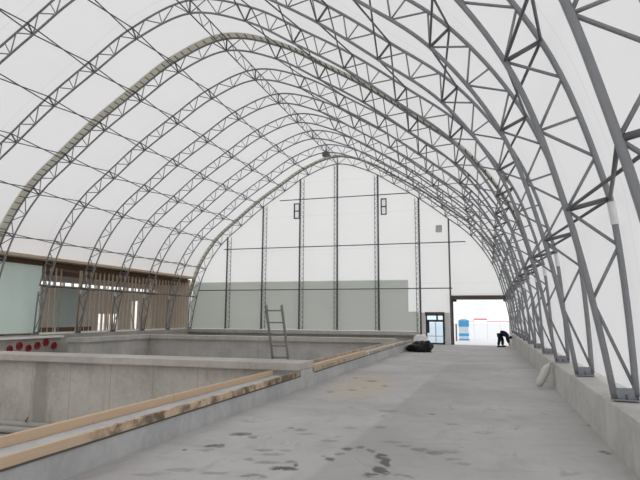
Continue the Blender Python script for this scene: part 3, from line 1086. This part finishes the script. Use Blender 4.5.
# red ring sleeves on the left foundation wall
reds = [(6.86, -.525, .6), (6.93, -.535, 1), (7.114, -.495, 1.1), (7.3, -.54, 1), (7.485, -.505, 1.1), (7.665, -.462, 1.05), (7.852, -.525, 1.1)]
pos_w = ['leftmost, half below the cross wall', 'second from left, low', 'third from left, a high one', 'fourth from left, low', 'fifth from left, mid height', 'sixth from left, the topmost', 'rightmost of the row']
for (q, z, sc), wh in zip(reds[1:], pos_w[1:]):
    t = thing('red_disc', 'red ringed disc on the left foundation, ' + wh, 'disc', P(-7.2, q, z), 'red discs on the left foundation wall')
    bm = bmesh.new()
    n, rr, r2 = 20, 0.145 * sc, 0.042
    rings = []
    for a in range(n):
        ca, sa = math.cos(2 * math.pi * a / n), math.sin(2 * math.pi * a / n)
        rings.append([bm.verts.new((0.04 + r2 * math.sin(2 * math.pi * b / 8), (rr + r2 * math.cos(2 * math.pi * b / 8)) * ca,
                                    (rr + r2 * math.cos(2 * math.pi * b / 8)) * sa)) for b in range(8)])
    for a in range(n):
        for b in range(8):
            bm.faces.new((rings[a][b], rings[a][(b + 1) % 8], rings[(a + 1) % n][(b + 1) % 8], rings[(a + 1) % n][b]))
    obj('ring', bm, 'red', t, True)
    obj('plate', tubes([(0.0, 0, 0), (0.03, 0, 0)], rr, 20), 'red', t)
    obj('hub', tubes([(0.02, 0, 0), (0.07, 0, 0)], 0.045, 12), 'frame_dark', t)

# ------------------------------------------------------------------ black plastic heap and white sack
bm = bmesh.new()
bmesh.ops.create_uvsphere(bm, u_segments=40, v_segments=24, radius=1.0)
for v in bm.verts:
    x, y, z = v.co
    r = 1 + 0.16 * math.sin(5 * x + 2 * y) * math.cos(3 * z + 4 * y) + 0.07 * math.sin(11 * x - 7 * z) + 0.06 * math.cos(13 * y + 9 * x)
    h = 0.62 + 0.38 * max(0, min(1, (x + 0.5) / 1.2))
    v.co = Vector((x * r * 0.60, y * r * 0.55, max(-0.02, z * r * 0.52 * h + 0.12)))
    if v.co.z <= 0.0:
        v.co.z = 0.0
o = obj('plastic_heap', bm, 'tarp', smooth=True)
o.location = P(-1.055, 8.95, floor_z(8.95))
tag(o, 'crumpled black plastic heap on the floor at the curb end', 'plastic sheet')

foot = P(0.335, 4.47, floor_z(4.47))
topp = P(0.425, 4.53, -0.362)
t = thing('white_sack', 'white rolled sack leaning against the low right wall', 'sack', foot)
ax = topp - foot
bm = bmesh.new()
n = 16
pts = [ax * (i / n) for i in range(n + 1)]
rad = [0.055, 0.085, 0.10, 0.108, 0.112, 0.114, 0.115, 0.116, 0.116, 0.118, 0.12, 0.12, 0.118, 0.112, 0.10, 0.075, 0.04]
rad = [q * 0.8 for q in rad]
pts = [p + Vector((0, 0, 0.05)) for p in pts]
tube(bm, pts, 0.1, 20, True, rad)
for v in bm.verts:
    v.co += Vector((math.sin(v.co.z * 23 + v.co.y * 9), math.cos(v.co.z * 19), 0)) * 0.006
obj('body', bm, 'sack', t, True)
bm = bmesh.new()
e = pts[-1]
ud = ax.normalized()
tube(bm, [e - ud * 0.03, e + ud * 0.02, e + ud * 0.05], 0.02, 10, True, [0.04, 0.028, 0.045])
obj('tied_end', bm, 'sack', t, True)

# ------------------------------------------------------------------ outside the doorway
t = thing('toilet_cabin', 'blue and white portable cabin standing outside the large doorway', 'cabin', P(-0.635, 15.2, -0.605))
w = 0.132 * K
obj('skid', bbox((-w, -w, 0), (w, w, 0.12), 0.01), 'blue', t)
obj('body', bbox((-w + .03, -w + .03, 0.12), (w - .03, w - .03, 1.25), 0.02), 'palecab', t)
obj('band', bbox((-w + .01, -w + .01, 0.36), (w - .01, w - .01, 0.56), 0.01), 'blue', t)
obj('upper_panel', bbox((-w, -w, 1.12), (w, w, 1.62), 0.02), 'blue', t)
obj('door', bbox((-0.28, -w + .005, 0.58), (0.28, -w + .04, 1.10), 0.006), 'palecab', t)
bm = bmesh.new()
box(bm, (-w - .02, -w - .02, 1.62), (w + .02, w + .02, 1.68), 0.02)
box(bm, (-w + .15, -w + .15, 1.66), (w - .15, w - .15, 1.76), 0.04)
obj('roof', bm, 'palecab', t)
o = obj('dark_pole', tubes([(0, 0, 0), (0, 0, 1.35)], 0.06, 8), 'steel_dark')
o.location = P(-0.80, 14.6, -0.605)
tag(o, 'dark pole standing outside, left of the blue cabin', 'pole')
t = thing('red_barrier', 'red pipe barrier with a raised middle outside the large doorway', 'barrier', P(0, 16, -0.605))
rp = [(-0.60, -0.105), (-0.395, -0.105), (-0.395, -0.045)], [(-0.395, -0.05), (-0.04, -0.05)], [(-0.04, -0.05), (-0.04, -0.115), (0.64, -0.115)]
for k, seg in enumerate(rp):
    obj('bar', tubes([Vector((x * K, 0, (z + 0.605) * K)) for x, z in seg], 0.06 if k == 1 else 0.03, 8), 'redrail', t)
for x in (-0.58, -0.395, -0.04, 0.3, 0.62):
    obj('post', tubes([(x * K, 0, 0), (x * K, 0, 0.49 * K)], 0.02, 8), 'palecab', t)


# ------------------------------------------------------------------ stooping person in the doorway
def skin_mesh(name, verts, edges, radii, mat, parent, root=0, sub=2):
    me = bpy.data.meshes.new(name)
    me.from_pydata([Vector(v) for v in verts], edges, [])
    o = bpy.data.objects.new(name, me)
    C.objects.link(o)
    md = o.modifiers.new('skin', 'SKIN')
    md.use_smooth_shade = True
    for i, r in enumerate(radii):
        v = me.skin_vertices[0].data[i]
        v.radius = (r, r) if not isinstance(r, tuple) else r
        v.use_root = (i == root)
    sb = o.modifiers.new('sub', 'SUBSURF')
    sb.levels = sb.render_levels = sub
    dg = bpy.context.evaluated_depsgraph_get()
    new = bpy.data.meshes.new_from_object(o.evaluated_get(dg))
    bpy.data.objects.remove(o)
    bpy.data.meshes.remove(me)
    for p in new.polygons:
        p.use_smooth = True
    new.materials.clear()
    return link(name, new, mat, parent)


def chain(V, E, Rr, start, pts):
    prev = start
    for p, r in pts:
        V.append(p)
        Rr.append(r)
        if prev is not None:
            E.append((prev, len(V) - 1))
        prev = len(V) - 1
    return prev


pr = thing('person', 'person in dark clothes bending down at the right of the large doorway', 'person', P(0.235, 11.75, floor_z(11.75)))
# x = facing, y = side, z = up
V, E, Rr = [], [], []
chain(V, E, Rr, None, [((-0.10, 0, 0.84), 0.135)])
ch = chain(V, E, Rr, 0, [((0.05, 0, 0.87), 0.13), ((0.20, 0, 0.84), 0.14), ((0.33, 0, 0.77), 0.145)])
nk = chain(V, E, Rr, ch, [((0.43, 0, 0.69), 0.06), ((0.48, 0, 0.63), 0.055)])
chain(V, E, Rr, nk, [((0.54, 0, 0.57), 0.09), ((0.58, 0, 0.50), 0.075)])
for s in (-1, 1):
    w_ = chain(V, E, Rr, ch, [((0.34, s * 0.17, 0.73), 0.065), ((0.37, s * 0.21, 0.47), 0.047), ((0.44, s * 0.15, 0.24), 0.034)])
    pm = chain(V, E, Rr, w_, [((0.455, s * 0.14, 0.17), 0.032)])
    for j, (dy, ln) in enumerate(((-0.028, 0.062), (-0.010, 0.072), (0.010, 0.068), (0.027, 0.052))):
        chain(V, E, Rr, pm, [((0.462, s * 0.14 + dy, 0.135), 0.0095), ((0.468, s * 0.14 + dy * 1.15, 0.135 - ln * .6), 0.0085), ((0.455, s * 0.14 + dy * 1.15, 0.135 - ln), 0.0075)])
    chain(V, E, Rr, pm, [((0.485, s * 0.115, 0.165), 0.010), ((0.505, s * 0.105, 0.135), 0.009)])
    chain(V, E, Rr, 0, [((-0.10, s * 0.10, 0.76), 0.095), ((-0.03 + 0.08 * s, s * 0.13, 0.44), 0.062), ((-0.08 + 0.11 * s, s * 0.14, 0.09), 0.042), ((0.05 + 0.11 * s, s * 0.15, 0.035), 0.034)])
body = skin_mesh('body', V, E, Rr, 'skin', pr)
V, E, Rr = [(-0.08, 0, 0.84)], [], [0.20]
ch = chain(V, E, Rr, 0, [((0.06, 0, 0.86), 0.19), ((0.20, 0, 0.83), 0.20), ((0.33, 0, 0.75), 0.20), ])
chain(V, E, Rr, ch, [((0.41, 0, 0.71), 0.085)])
for s in (-1, 1):
    chain(V, E, Rr, ch, [((0.34, s * 0.19, 0.72), 0.105), ((0.37, s * 0.22, 0.47), 0.085), ((0.435, s * 0.155, 0.27), 0.062)])
skin_mesh('jacket', V, E, Rr, 'navy', pr)
V, E, Rr = [(-0.10, 0, 0.83)], [], [0.15]
for s in (-1, 1):
    chain(V, E, Rr, 0, [((-0.10, s * 0.10, 0.75), 0.135), ((-0.03 + 0.08 * s, s * 0.13, 0.44), 0.105), ((-0.08 + 0.11 * s, s * 0.14, 0.10), 0.085)])
skin_mesh('trousers', V, E, Rr, 'trouser', pr)
for s in (-1, 1):
    bm = bmesh.new()
    bmesh.ops.create_uvsphere(bm, u_segments=16, v_segments=10, radius=1)
    for v in bm.verts:
        v.co = Vector((v.co.x * 0.15 - 0.02 + 0.11 * s, v.co.y * 0.055 + s * 0.145, max(0.0, v.co.z * 0.075 + 0.04)))
    obj('shoe', bm, 'rubber', pr, True)
bm = bmesh.new()
bmesh.ops.create_uvsphere(bm, u_segments=20, v_segments=14, radius=0.118)
for v in bm.verts:
    v.co = Vector((v.co.x * 0.95 + 0.555, v.co.y * 0.85, v.co.z * 1.05 + 0.575))
bmesh.ops.delete(bm, geom=[v for v in bm.verts if (v.co - Vector((0.555, 0, 0.575))).dot(Vector((0.35, 0, -0.94))) > 0.035], context='VERTS')
obj('hair', bm, 'hair', pr, True)
# face on the underside of the bowed head
fx = Vector((0.70, 0, -0.71))
hc = Vector((0.56, 0, 0.54))
for s in (-1, 1):
    bm = bmesh.new()
    bmesh.ops.create_uvsphere(bm, u_segments=10, v_segments=8, radius=0.012, matrix=Matrix.Translation(hc + fx * 0.078 + Vector((0.01, s * 0.032, 0.012))))
    obj('eye', bm, 'frame_dark', pr, True)
    bm = bmesh.new()
    bmesh.ops.create_uvsphere(bm, u_segments=10, v_segments=8, radius=0.024, matrix=Matrix.Translation(hc + Vector((-0.01, s * 0.088, 0.0))))
    obj('ear', bm, 'skin', pr, True)
obj('nose', tube(bmesh.new(), [hc + fx * 0.07, hc + fx * 0.10 + Vector((-.008, 0, -.008))], 0.012, 8, True, [0.008, 0.014]), 'skin', pr, True)
pr.rotation_euler = (0, 0, -0.15)

# ------------------------------------------------------------------ light: a bright overcast sky, entering through the cloth and the doors
wd = bpy.data.worlds.new('overcast_sky')
bpy.context.scene.world = wd
wd.use_nodes = True
nt = wd.node_tree
nt.nodes.clear()
bg = nt.nodes.new('ShaderNodeBackground')
bg.inputs['Color'].default_value = (0.975, 0.985, 1.0, 1)
bg.inputs['Strength'].default_value = 1.2
wo = nt.nodes.new('ShaderNodeOutputWorld')
nt.links.new(bg.outputs[0], wo.inputs['Surface'])

# ------------------------------------------------------------------ camera
cam = bpy.data.cameras.new('camera')
cam.sensor_fit = 'HORIZONTAL'
cam.sensor_width = 36
cam.lens = fpx / 640 * 36
cam.clip_start = 0.05
cam.clip_end = 2000
co = bpy.data.objects.new('camera', cam)
C.objects.link(co)
co.matrix_world = Matrix.Translation(CAM_LOC) @ Matrix((R_, U_, -F_)).transposed().to_4x4()
sc = bpy.context.scene
sc.camera = co
sc.view_settings.view_transform = 'Standard'
sc.view_settings.look = 'None'
sc.view_settings.gamma = 1
sc.view_settings.use_curve_mapping = False
sc.view_settings.exposure = 0.0
sc.cycles.use_denoising = True
sc.cycles.max_bounces = 14
sc.cycles.diffuse_bounces = 8
sc.cycles.transparent_max_bounces = 12
